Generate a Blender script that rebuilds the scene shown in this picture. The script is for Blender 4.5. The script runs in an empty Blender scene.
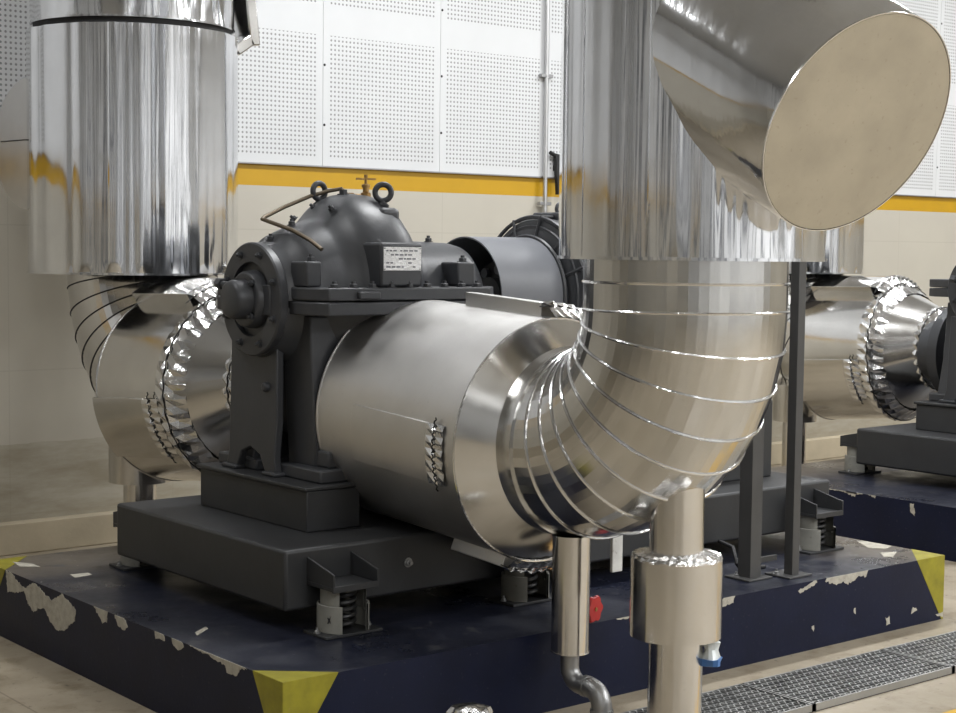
import bpy, bmesh, math, random
from mathutils import Vector, Matrix
random.seed(7)
PI = math.pi
C = bpy.context.scene.collection
V = Vector

# ------------------------------------------------------------------ materials
def new_mat(name):
    m = bpy.data.materials.new(name); m.use_nodes = True
    nt = m.node_tree; b = nt.nodes['Principled BSDF']
    return m, nt, b
def N(nt, t, **kw):
    n = nt.nodes.new(t)
    for k, v in kw.items():
        if k in n.inputs: n.inputs[k].default_value = v
        else: setattr(n, k, v)
    return n
def coords(nt, scale=(1, 1, 1), out='Object'):
    tc = N(nt, 'ShaderNodeTexCoord'); mp = N(nt, 'ShaderNodeMapping')
    mp.inputs['Scale'].default_value = scale
    nt.links.new(tc.outputs[out], mp.inputs['Vector'])
    return mp.outputs['Vector']
def noise(nt, vec, scale=5, detail=4, rough=.55):
    n = N(nt, 'ShaderNodeTexNoise'); n.inputs['Scale'].default_value = scale
    n.inputs['Detail'].default_value = detail; n.inputs['Roughness'].default_value = rough
    nt.links.new(vec, n.inputs['Vector']); return n.outputs['Fac']
def ramp(nt, fac, stops):
    r = N(nt, 'ShaderNodeValToRGB'); e = r.color_ramp.elements
    while len(e) < len(stops): e.new(.5)
    for q, (p, c) in zip(e, stops):
        q.position = p; q.color = (c, c, c, 1) if isinstance(c, (int, float)) else (*c, 1)
    nt.links.new(fac, r.inputs['Fac']); return r.outputs['Color']
def mix(nt, fac, a, b):
    n = N(nt, 'ShaderNodeMix'); n.data_type = 'RGBA'
    for s, v in (('A', a), ('B', b)):
        i = [x for x in n.inputs if x.name == s and x.type == 'RGBA'][0]
        if isinstance(v, tuple): i.default_value = (*v, 1)
        else: nt.links.new(v, i)
    i = [x for x in n.inputs if x.name == 'Factor' and x.type == 'VALUE'][0]
    if isinstance(fac, (int, float)): i.default_value = fac
    else: nt.links.new(fac, i)
    return [x for x in n.outputs if x.type == 'RGBA'][0]
def bump(nt, b, h, strength=.2, dist=.01, prev=None):
    n = N(nt, 'ShaderNodeBump'); n.inputs['Strength'].default_value = strength
    n.inputs['Distance'].default_value = dist; nt.links.new(h, n.inputs['Height'])
    if prev is not None: nt.links.new(prev, n.inputs['Normal'])
    nt.links.new(n.outputs['Normal'], b.inputs['Normal']); return n.outputs['Normal']
def mth(nt, op, a, b=None, c=None):
    n = N(nt, 'ShaderNodeMath'); n.operation = op
    for i, v in enumerate((a, b, c)):
        if v is None: continue
        if isinstance(v, (int, float)): n.inputs[i].default_value = v
        else: nt.links.new(v, n.inputs[i])
    return n.outputs[0]

def metal(name, col, r0, r1, bscale=(6, 6, 6), bs=.12, spots=0.0, dist=.01):
    m, nt, b = new_mat(name)
    b.inputs['Metallic'].default_value = 1
    v = coords(nt)
    n = noise(nt, v, 9, 5)
    nt.links.new(ramp(nt, n, [(.3, r0), (.7, r1)]), b.inputs['Roughness'])
    c = mix(nt, ramp(nt, noise(nt, v, 3, 4), [(.35, 0), (.75, 1)]), col, tuple(x * .86 for x in col))
    if spots:
        s = ramp(nt, noise(nt, v, 90, 2), [(.68, 0), (.74, spots)])
        c = mix(nt, s, c, tuple(x * .55 for x in col))
    nt.links.new(c, b.inputs['Base Color'])
    bump(nt, b, noise(nt, coords(nt, bscale), 1, 3), bs, dist)
    return m
ALU_RISER = metal('bright_aluminium_sheet', (.80, .81, .83), .07, .15, (20, 20, .6), .10, .25, .012)
ALU_BARREL = metal('brushed_aluminium_sheet', (.70, .69, .675), .36, .46, (5, 5, 5), .03, .22)
ALU_BARREL2 = metal('plain_aluminium_sheet', (.72, .71, .69), .13, .2, (4, 4, 4), .05, .2)
ALU_ELBOW = metal('elbow_aluminium_sheet', (.68, .675, .66), .13, .22, (4, 4, 4), .06, .3)
ALU_PLEAT = metal('folded_aluminium_strip', (.80, .80, .80), .10, .22, (30, 30, 30), .3)
ALU_TUBE = metal('tube_aluminium_sheet', (.72, .70, .67), .16, .26, (16, 16, .4), .2, .4)
GRATE = metal('grating_steel', (.46, .46, .45), .35, .5, (20, 20, 20), .2, .2)
GALV = metal('galvanised_steel', (.38, .38, .38), .4, .55, (20, 20, 20), .2, .4)
STEEL = metal('conduit_steel', (.6, .6, .6), .3, .45)
BRASS = metal('aged_brass', (.42, .26, .10), .35, .5)
BRONZE = metal('dull_bronze_tube', (.16, .13, .095), .4, .55)
PLATE = metal('nameplate_metal', (.72, .72, .72), .3, .5, (60, 60, 140), .9, .9)

def paint(name, col, rough=.45, var=.25, bs=.08, scale=6, dust=None):
    m, nt, b = new_mat(name)
    v = coords(nt)
    c = mix(nt, ramp(nt, noise(nt, v, scale, 6), [(.3, 0), (.75, 1)]), col, tuple(x * (1 - var) for x in col))
    if dust:
        c = mix(nt, ramp(nt, noise(nt, v, 60, 3), [(.64, 0), (.72, .5)]), c, dust)
    nt.links.new(c, b.inputs['Base Color'])
    b.inputs['Roughness'].default_value = rough
    bump(nt, b, noise(nt, v, 40, 3), bs, .004)
    return m
PUMP = paint('dark_grey_machine_paint', (.042, .044, .049), .42, .2, .15)
FRAME = paint('dark_grey_frame_paint', (.029, .030, .032), .5, .25, .12)
GUARD = paint('mid_grey_guard_paint', (.165, .172, .19), .42, .15, .05)
BLACK = paint('black_void_rubber', (.012, .012, .013), .6, .2)
SPRINGM = paint('spring_black', (.02, .02, .02), .4, .2)
ISO = paint('off_white_housing_paint', (.27, .265, .235), .5, .3, .15, 12, (.12, .11, .09))
RED = paint('red_handwheel_paint', (.42, .02, .02), .4, .2)
WHITEP = paint('flaking_white_paint', (.62, .62, .60), .5, .3, .2, 15, (.2, .18, .14))
BLUEP = paint('blue_plastic', (.05, .16, .42), .35, .1)
CLEARP = paint('cloudy_plastic_film', (.62, .66, .66), .25, .2, .5, 30)
POST = paint('grey_angle_steel_paint', (.06, .059, .058), .45, .2, .06)
NAVY = paint('navy_plinth_paint', (.006, .009, .028), .45, .35, .12, 5, (.05, .05, .06))
YELP = paint('yellow_corner_paint', (.29, .255, .012), .5, .4, .1, 14, (.25, .2, .05))
CHIP = paint('bare_concrete_chip', (.46, .43, .36), .85, .4, .4, 30, (.7, .68, .62))
CREAMCAP = paint('beige_board_facing', (.44, .385, .29), .6, .22, .05, 5, (.30, .25, .18))
SEALANT = paint('black_sealant', (.006, .006, .006), .5, 0)
COPYELLOW = paint('yellow_stripe_paint', (.52, .295, .005), .45, .08, .03)

NAVY.node_tree.nodes['Principled BSDF'].inputs['Specular IOR Level'].default_value = .22
def plinth_top():
    m, nt, b = new_mat('grimy_navy_plinth_top')
    v = coords(nt)
    sep = N(nt, 'ShaderNodeSeparateXYZ'); nt.links.new(v, sep.inputs[0])
    n = noise(nt, v, 2.3, 7, .65)
    # grime collects on the two free ends of the slab
    ends = mth(nt, 'MAXIMUM', mth(nt, 'SUBTRACT', 1.0, mth(nt, 'MULTIPLY', mth(nt, 'SUBTRACT', 3.62, sep.outputs['X']), 1.4)),
               mth(nt, 'MULTIPLY', mth(nt, 'SUBTRACT', sep.outputs['Y'], 1.75), 1.3))
    f = mth(nt, 'ADD', mth(nt, 'MULTIPLY', ends, .45), mth(nt, 'MULTIPLY', n, .6))
    c = mix(nt, ramp(nt, f, [(.38, 0), (.62, 1)]), (.009, .011, .022), (.10, .085, .068))
    c = mix(nt, ramp(nt, noise(nt, v, 7, 6, .7), [(.60, 0), (.66, .8)]), c, (.05, .05, .055))
    c = mix(nt, ramp(nt, noise(nt, v, 26, 4, .7), [(.70, 0), (.73, .9)]), c, (.45, .43, .39))
    nt.links.new(c, b.inputs['Base Color'])
    nt.links.new(ramp(nt, n, [(.35, .22), (.7, .6)]), b.inputs['Roughness'])
    bump(nt, b, noise(nt, v, 12, 5), .25, .006)
    return m
PTOP = plinth_top()

def floor_mat():
    m, nt, b = new_mat('worn_beige_concrete_floor')
    v = coords(nt)
    c = mix(nt, ramp(nt, noise(nt, v, 1.4, 7, .6), [(.3, 0), (.72, 1)]), (.25, .21, .15), (.36, .31, .235))
    c = mix(nt, ramp(nt, noise(nt, v, 5, 7, .7), [(.50, 0), (.68, .8)]), c, (.16, .125, .075))
    c = mix(nt, ramp(nt, noise(nt, v, 22, 5, .7), [(.61, 0), (.68, .75)]), c, (.075, .06, .045))
    sep = N(nt, 'ShaderNodeSeparateXYZ'); nt.links.new(v, sep.inputs[0])
    g = mth(nt, 'FRACT', mth(nt, 'MULTIPLY', mth(nt, 'ADD', sep.outputs['X'], 50.35), .5))
    c = mix(nt, mth(nt, 'MULTIPLY', mth(nt, 'LESS_THAN', g, .004), .6), c, (.12, .09, .06))
    nt.links.new(c, b.inputs['Base Color'])
    nt.links.new(ramp(nt, noise(nt, v, 2, 4), [(.3, .3), (.7, .55)]), b.inputs['Roughness'])
    bump(nt, b, noise(nt, v, 14, 6), .25, .006)
    return m
FLOOR = floor_mat()

def wall_mat():
    m, nt, b = new_mat('cream_tiled_wall')
    v = coords(nt)
    sep = N(nt, 'ShaderNodeSeparateXYZ'); nt.links.new(v, sep.inputs[0])
    h = mth(nt, 'ADD', sep.outputs['X'], sep.outputs['Y'])
    gx = mth(nt, 'FRACT', mth(nt, 'ADD', mth(nt, 'SUBTRACT', h, 4.06), 20.21))
    gz = mth(nt, 'FRACT', mth(nt, 'DIVIDE', mth(nt, 'SUBTRACT', sep.outputs['Z'], .2), .8))
    j = mth(nt, 'MAXIMUM', mth(nt, 'LESS_THAN', gx, .006), mth(nt, 'LESS_THAN', gz, .008))
    c = mix(nt, ramp(nt, noise(nt, v, 1.5, 5), [(.3, 0), (.7, 1)]), (.50, .47, .40), (.46, .43, .37))
    c = mix(nt, mth(nt, 'MULTIPLY', j, .2), c, (.25, .22, .18))
    # tide mark of dirt along the foot of the wall
    n = noise(nt, coords(nt, (1.2, 1.2, 5)), 2.2, 6, .65)
    edge = mth(nt, 'LESS_THAN', mth(nt, 'ADD', sep.outputs['Z'], mth(nt, 'MULTIPLY', n, .06)), .625)
    d = mth(nt, 'MULTIPLY', edge, ramp(nt, n, [(.35, .25), (.68, .8)]))
    c = mix(nt, d, c, (.27, .235, .165))
    nt.links.new(c, b.inputs['Base Color'])
    b.inputs['Roughness'].default_value = .32
    bump(nt, b, noise(nt, v, 3, 2), .03, .01)
    return m
WALL = wall_mat()

def panel_mat():
    # white sheet punched with a square grid of round holes, in blocks with plain margins
    m, nt, b = new_mat('white_perforated_sheet')
    v = coords(nt)
    sep = N(nt, 'ShaderNodeSeparateXYZ'); nt.links.new(v, sep.inputs[0])
    p = .0286
    X, Z = sep.outputs['X'], sep.outputs['Z']
    def cell(a): return mth(nt, 'SUBTRACT', mth(nt, 'FRACT', mth(nt, 'DIVIDE', a, p)), .5)
    cx, cz = cell(mth(nt, 'SUBTRACT', X, .0463)), cell(mth(nt, 'SUBTRACT', Z, .045))
    r2 = mth(nt, 'ADD', mth(nt, 'MULTIPLY', cx, cx), mth(nt, 'MULTIPLY', cz, cz))
    hole = mth(nt, 'LESS_THAN', r2, .060)
    inx = mth(nt, 'MULTIPLY', mth(nt, 'GREATER_THAN', X, .0463), mth(nt, 'LESS_THAN', X, .0463 + 29 * p))
    fz = mth(nt, 'MULTIPLY', mth(nt, 'FRACT', mth(nt, 'DIVIDE', mth(nt, 'SUBTRACT', Z, .045), 33 * p)), 33.0)
    inz = mth(nt, 'MULTIPLY', mth(nt, 'LESS_THAN', fz, 26.5), mth(nt, 'GREATER_THAN', Z, .045))
    k = mth(nt, 'MULTIPLY', mth(nt, 'MULTIPLY', hole, inx), inz)
    base = mix(nt, ramp(nt, noise(nt, v, 2, 4), [(.3, 0), (.7, 1)]), (.66, .67, .68), (.62, .63, .64))
    nt.links.new(mix(nt, k, base, (.27, .27, .275)), b.inputs['Base Color'])
    b.inputs['Roughness'].default_value = .5
    bump(nt, b, mth(nt, 'SUBTRACT', 1.0, k), .6, .004)
    return m
PANEL = panel_mat()
WHITE = paint('white_sheet_paint', (.74, .75, .76), .5, .06)
CEIL = paint('light_grey_ceiling', (.58, .59, .60), .7, .1)
CURB = paint('beige_curb_concrete', (.50, .43, .31), .6, .25, .2, 4)
def lampmat():
    m, nt, b = new_mat('lamp_diffuser')
    b.inputs['Base Color'].default_value = (.9, .9, .9, 1)
    b.inputs['Emission Color'].default_value = (1, .98, .95, 1); b.inputs['Emission Strength'].default_value = 6
    return m
LAMP = lampmat()

# ------------------------------------------------------------------ mesh builder
class MB:
    def __init__(s): s.v = []; s.f = []; s.m = []; s.mi = 0
    def add(s, verts, faces):
        k = len(s.v); s.v += [tuple(x) for x in verts]
        for f in faces: s.f.append(tuple(k + i for i in f)); s.m.append(s.mi)
    def box(s, x0, x1, y0, y1, z0, z1, rot=None, piv=None):
        vs = [V((x, y, z)) for z in (z0, z1) for y in (y0, y1) for x in (x0, x1)]
        if rot is not None:
            p = V(piv) if piv else V(((x0 + x1) / 2, (y0 + y1) / 2, (z0 + z1) / 2))
            vs = [p + rot @ (q - p) for q in vs]
        s.add(vs, [(0, 2, 3, 1), (4, 5, 7, 6), (0, 1, 5, 4), (2, 6, 7, 3), (0, 4, 6, 2), (1, 3, 7, 5)]); return s
    def prism(s, poly, d, flip=False):
        # poly: list of 3-D points in a plane, d: extrusion vector
        n = len(poly); a = [V(p) for p in poly]; d = V(d)
        s.add(a + [p + d for p in a], [tuple(range(n)), tuple(range(2 * n - 1, n - 1, -1))] +
              [(i, (i + 1) % n, (i + 1) % n + n, i + n) for i in range(n)]); return s
    def lathe(s, o, n, prof, seg=64, u=None, a0=0., a1=2 * PI, rf=None, closed=False, w=None):
        o = V(o); n = V(n).normalized()
        u = V(u) if u is not None else (V((1, 0, 0)) if abs(n.x) < .9 else V((0, 1, 0)))
        u = (u - n * u.dot(n)).normalized()
        w = V(w) if w is not None else n.cross(u)
        w = (w - n * w.dot(n) - u * w.dot(u)).normalized()
        full = abs(a1 - a0 - 2 * PI) < 1e-6; cols = seg if full else seg + 1
        vs = []; rows = len(prof)
        for (t, r) in prof:
            for i in range(cols):
                a = a0 + (a1 - a0) * i / seg
                rr = r if rf is None else rf(a, t, r)
                vs.append(o + n * t + (u * math.cos(a) + w * math.sin(a)) * rr)
        fs = []
        for j in range(rows if closed else rows - 1):
            j2 = (j + 1) % rows
            for i in range(seg):
                i2 = (i + 1) % cols
                fs.append((j * cols + i, j * cols + i2, j2 * cols + i2, j2 * cols + i))
        s.add(vs, fs); return s
    def cyl(s, a, b, r, seg=24, r2=None):
        a = V(a); b = V(b); L = (b - a).length
        r2 = r if r2 is None else r2
        return s.lathe(a, b - a, [(0, 0), (0, r), (L, r2), (L, 0)], seg)
    def tube(s, pts, r, seg=10, cap=True):
        pts = [V(p) for p in pts]; n = len(pts); prev = None; vs = []
        for i, p in enumerate(pts):
            t = (pts[min(i + 1, n - 1)] - pts[max(i - 1, 0)]).normalized()
            if prev is None:
                u = t.cross(V((0, 0, 1)))
                if u.length < .05: u = t.cross(V((1, 0, 0)))
            else: u = prev - t * prev.dot(t)
            u.normalize(); prev = u; w = t.cross(u)
            for k in range(seg):
                a = 2 * PI * k / seg; vs.append(p + (u * math.cos(a) + w * math.sin(a)) * r)
        fs = [(i * seg + k, i * seg + (k + 1) % seg, (i + 1) * seg + (k + 1) % seg, (i + 1) * seg + k) for i in range(n - 1) for k in range(seg)]
        if cap: fs += [tuple(range(seg)), tuple(range((n - 1) * seg, n * seg))]
        s.add(vs, fs); return s
    def loft(s, c0, n0, r0, c1, n1, r1, rows=4, seg=128):
        # skin between two differently tilted circles
        c0, n0, c1, n1 = V(c0), V(n0).normalized(), V(c1), V(n1).normalized(); vs = []
        for j in range(rows + 1):
            f = j / rows; n = n0.lerp(n1, f).normalized(); c = c0.lerp(c1, f); r = r0 + (r1 - r0) * f
            u = V((1, 0, 0)); u = (u - n * u.dot(n)).normalized(); w = n.cross(u)
            vs += [c + (u * math.cos(2 * PI * i / seg) + w * math.sin(2 * PI * i / seg)) * r for i in range(seg)]
        s.add(vs, [(j * seg + i, j * seg + (i + 1) % seg, (j + 1) * seg + (i + 1) % seg, (j + 1) * seg + i) for j in range(rows) for i in range(seg)]); return s
    def ring(s, o, n, R, r, seg=64, rs=8, u=None):
        return s.lathe(o, n, [(r * math.sin(2 * PI * k / rs), R + r * math.cos(2 * PI * k / rs)) for k in range(rs)], seg, u, closed=True)
    def hexbolt(s, p, n, r=.014, h=.012, washer=True):
        p = V(p); n = V(n).normalized()
        if washer: s.lathe(p, n, [(0, 0), (0, r * 1.35), (.003, r * 1.35), (.003, 0)], 14)
        s.lathe(p, n, [(0, 0), (0, r), (h, r), (h + .002, r * .8), (h + .002, 0)], 6)
        s.lathe(p + n * h, n, [(0, r * .5), (.012, r * .5), (.012, 0)], 10); return s

def setup(o, label=None, cat=None, group=None, kind=None):
    if label: o['label'] = label
    if cat: o['category'] = cat
    if group: o['group'] = group
    if kind: o['kind'] = kind
    return o
def root_of(p):
    while p.parent: p = p.parent
    return p
def build(name, mb, mats, parent=None, at=None, bevel=0, smooth=38, label=None, subd=0, solid=0):
    """link the builder as ONE mesh object; world coordinates in, local to its thing's base"""
    o0 = V(root_of(parent).location) if parent else (V(at) if at is not None else V((0, 0, 0)))
    me = bpy.data.meshes.new(name)
    me.from_pydata([tuple(V(p) - o0) for p in mb.v], [], mb.f)
    mats = mats if isinstance(mats, (list, tuple)) else [mats]
    for m in mats: me.materials.append(m)
    for p, i in zip(me.polygons, mb.m): p.material_index = i
    bm = bmesh.new(); bm.from_mesh(me)
    bmesh.ops.remove_doubles(bm, verts=bm.verts, dist=1e-5)
    bmesh.ops.dissolve_degenerate(bm, dist=1e-6, edges=bm.edges)
    bmesh.ops.recalc_face_normals(bm, faces=bm.faces)
    bm.to_mesh(me); bm.free()
    if smooth:
        for p in me.polygons: p.use_smooth = True
        me.set_sharp_from_angle(angle=math.radians(smooth))
    o = bpy.data.objects.new(name, me); C.objects.link(o)
    if parent: o.parent = parent
    else: o.location = o0
    if solid:
        md = o.modifiers.new('thickness', 'SOLIDIFY'); md.thickness = solid; md.offset = -1
    if bevel:
        md = o.modifiers.new('bevel', 'BEVEL'); md.width = bevel; md.segments = 2; md.limit_method = 'ANGLE'; md.angle_limit = math.radians(40)
        md.harden_normals = False
    if label: o['label'] = label
    return o
def thing(name, loc, label, cat, group=None):
    o = bpy.data.objects.new(name, None); C.objects.link(o); o.location = loc
    o.empty_display_size = .1
    return setup(o, label, cat, group)
def dup(o, off, label, group=None, parent=None):
    c = o.copy(); C.objects.link(c)
    if parent: c.parent = parent
    else:
        c.location = V(o.location) + V(off); c['label'] = label
        if group: c['group'] = group
    for ch in list(o.children): dup(ch, None, None, None, c)
    return c

# ------------------------------------------------------------------ setting
YW = 4.058
mb = MB().box(-9, 16, -13, 4.3, -.25, 0)
setup(build('floor', mb, FLOOR, smooth=0), kind='structure')
setup(build('ceiling', MB().box(-9, 16, -13, 4.3, 5.2, 5.4), CEIL, smooth=0), kind='structure')
def wall(name, ax, v, a0, a1, t, mats=None):
    mb = MB()
    for i, (z0, z1) in enumerate(((0, 2.07), (2.07, 2.203), (2.203, 5.2))):
        mb.mi = i
        if ax == 'y': mb.box(a0, a1, min(v, v + t), max(v, v + t), z0, z1)
        else: mb.box(min(v, v + t), max(v, v + t), a0, a1, z0, z1)
    return setup(build(name, mb, mats or [WALL, COPYELLOW, WHITE], smooth=0), kind='structure')
wall('wall_back', 'y', YW, -9, 16, .24)
wall('wall_front', 'y', -10.3, -9, 16, -.2, [WHITE, WHITE, WHITE])
wall('wall_left', 'x', -8.8, -12.8, 4.058, -.2)
wall('wall_right', 'x', 15.8, -12.8, 4.058, .2)
setup(build('trim_1', MB().box(-8.8, 15.8, 3.97, YW, 0, .172), CURB, bevel=.006), kind='structure')
# perforated panels: tall sheets hung side by side above the yellow stripe
PW = .9215
seam0 = 2.829
labs = {-3: 'white perforated wall panel at far left, above the flat metal disc',
        -1: 'white perforated wall panel just right of the left riser pipe',
        0: 'white perforated wall panel above the eyebolts of the pump',
        1: 'white perforated wall panel between the pump and the thin steel conduit',
        2: 'narrow visible strip of white perforated panel right of the steel conduit',
        6: 'white perforated wall panel right of the beige drum end, left of the last seam',
        7: 'white perforated wall panel at the right edge, above the yellow stripe'}
rest = MB()
for k in range(-11, 14):
    x0 = seam0 + k * PW
    mb = MB() if k in labs else rest
    # local x must start at the panel's left edge for the punched grid
    mb.box(x0 + .0015, x0 + PW - .0015, YW - .022, YW - .002, 2.206, 5.0)
    if k in labs:
        p = thing('acoustic_panel', (x0, YW - .022, 2.21), labs[k], 'wall panel', 'perforated panels on the back wall')
        build('sheet', mb, PANEL, p, smooth=0)
        for zz in (.25, .62, 1.05, 1.5):
            build('screw', MB().lathe((x0 + .012, YW - .022, 2.21 + zz), (0, -1, 0), [(0, .009), (.003, .007), (.004, 0)], 8), BLACK, p)
setup(build('trim_2', rest, WHITE, smooth=0), kind='structure')
tr = MB().box(-8.8, 15.8, YW - .026, YW - .0, 2.198, 2.2065)
setup(build('trim_3', tr, GALV, smooth=0), kind='structure')

# made-up dark pilasters, unseen behind and beside the camera, added to streak pipe reflections
k = 4
for x in (-7.2, -5.6, -4.6, -3.0, -2.2, -.6, 1.0, 2.4, 4.4, 6.6, 8.4, 10.8, 13):
    setup(build('trim_%d' % k, MB().box(x, x + .34, -10.3, -10.1, 0, 5.2), GUARD, smooth=0), kind='structure'); k += 1
for y in (-9, -7.4, -5.6, -4.4, -2.6, -1.2, .4, 2.0):
    setup(build('trim_%d' % k, MB().box(-8.8, -8.6, y, y + .34, 0, 5.2), GUARD, smooth=0), kind='structure'); k += 1
# ceiling lamps
def lamp(x, y, e, lab):
    t = thing('ceiling_light', (x, y, 5.2), lab, 'lamp', 'long ceiling lamps')
    build('housing', MB().box(x - .9, x + .9, y - .2, y + .2, 5.12, 5.2), WHITE, t, smooth=0)
    build('diffuser', MB().box(x - .85, x + .85, y - .15, y + .15, 5.105, 5.12), LAMP, t, smooth=0)
    l = bpy.data.lights.new('lamp_light', 'AREA'); l.shape = 'RECTANGLE'; l.size = 1.7; l.size_y = .3; l.energy = e; l.color = (.97, .985, 1)
    lo = bpy.data.objects.new('lamp_light', l); C.objects.link(lo); lo.parent = t; lo.location = (0, 0, -.11)
LAMPS = [(-1.5, -3.6, 20), (-1.5, 1.6, 60), (2.6, -3.6, 95), (2.6, 1.6, 150), (6.6, -3.6, 130), (6.6, 1.6, 170), (10.6, -3.6, 120), (10.6, 1.6, 140), (-4.5, -6.9, 130), (.5, -6.9, 300), (5.5, -6.9, 330), (10.5, -6.9, 260)]  # row behind the camera is added, to brighten the front wall for pipe reflections
for x, y, e in LAMPS:
    lamp(x, y, e, 'long white ceiling lamp of the pump hall, above the frame; row behind the camera added for reflections')

# floor stripe, grating
mb = MB().box(1.6, 5.2, -1.02, -.90, .0, .002)
setup(build('floor_stripe', mb, COPYELLOW, at=(3, -.96, 0), smooth=0), 'yellow painted line on the floor at lower right corner', 'floor marking')
def grating(x0, x1, y0, y1, lab):
    t = thing('floor_grating', ((x0 + x1) / 2, (y0 + y1) / 2, 0), lab, 'grating', 'steel gratings over the floor drain')
    f = MB()
    for a in ((x0, x1, y0, y0 + .008), (x0, x1, y1 - .008, y1), (x0, x0 + .008, y0, y1), (x1 - .008, x1, y0, y1)): f.box(*a, .002, .03)
    build('rim', f, GRATE, t, smooth=0)
    g = MB(); n = 9
    for i in range(n):
        y = y0 + (i + .5) * (y1 - y0) / n; h = (y1 - y0) / n * .30
        # zig-zag gripping strip
        k = int((x1 - x0) / .016); pts = []
        for j in range(k + 1):
            x = x0 + .008 + (x1 - x0 - .016) * j / k
            pts.append((x, y + (h if j % 2 else -h)))
        vs = []; fs = []
        for (x, yy) in pts:
            vs += [(x, yy - .0045, .012), (x, yy + .0045, .012), (x, yy - .0045, .027), (x, yy + .0045, .027)]
        for j in range(k):
            a = j * 4; b = a + 4
            fs += [(a, b, b + 2, a + 2), (a + 1, a + 3, b + 3, b + 1), (a + 2, b + 2, b + 3, a + 3)]
        g.add(vs, fs)
        g.box(x0 + .008, x1 - .008, y0 + (i + 1) * (y1 - y0) / n - .002, y0 + (i + 1) * (y1 - y0) / n + .002, .004, .024)
    build('grip_bars', g, GRATE, t, smooth=0)
    build('drain_bed', MB().box(x0, x1, y0, y1, .0, .003), BLACK, t, smooth=0)
grating(1.075, 1.932, -.60, -.245, 'steel floor grating running behind the pipe support leg')
grating(1.94, 2.815, -.60, -.245, 'steel floor grating in the middle, along the blue plinth')
grating(2.823, 3.70, -.60, -.245, 'steel floor grating farthest right, cut by the picture edge')

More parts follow.
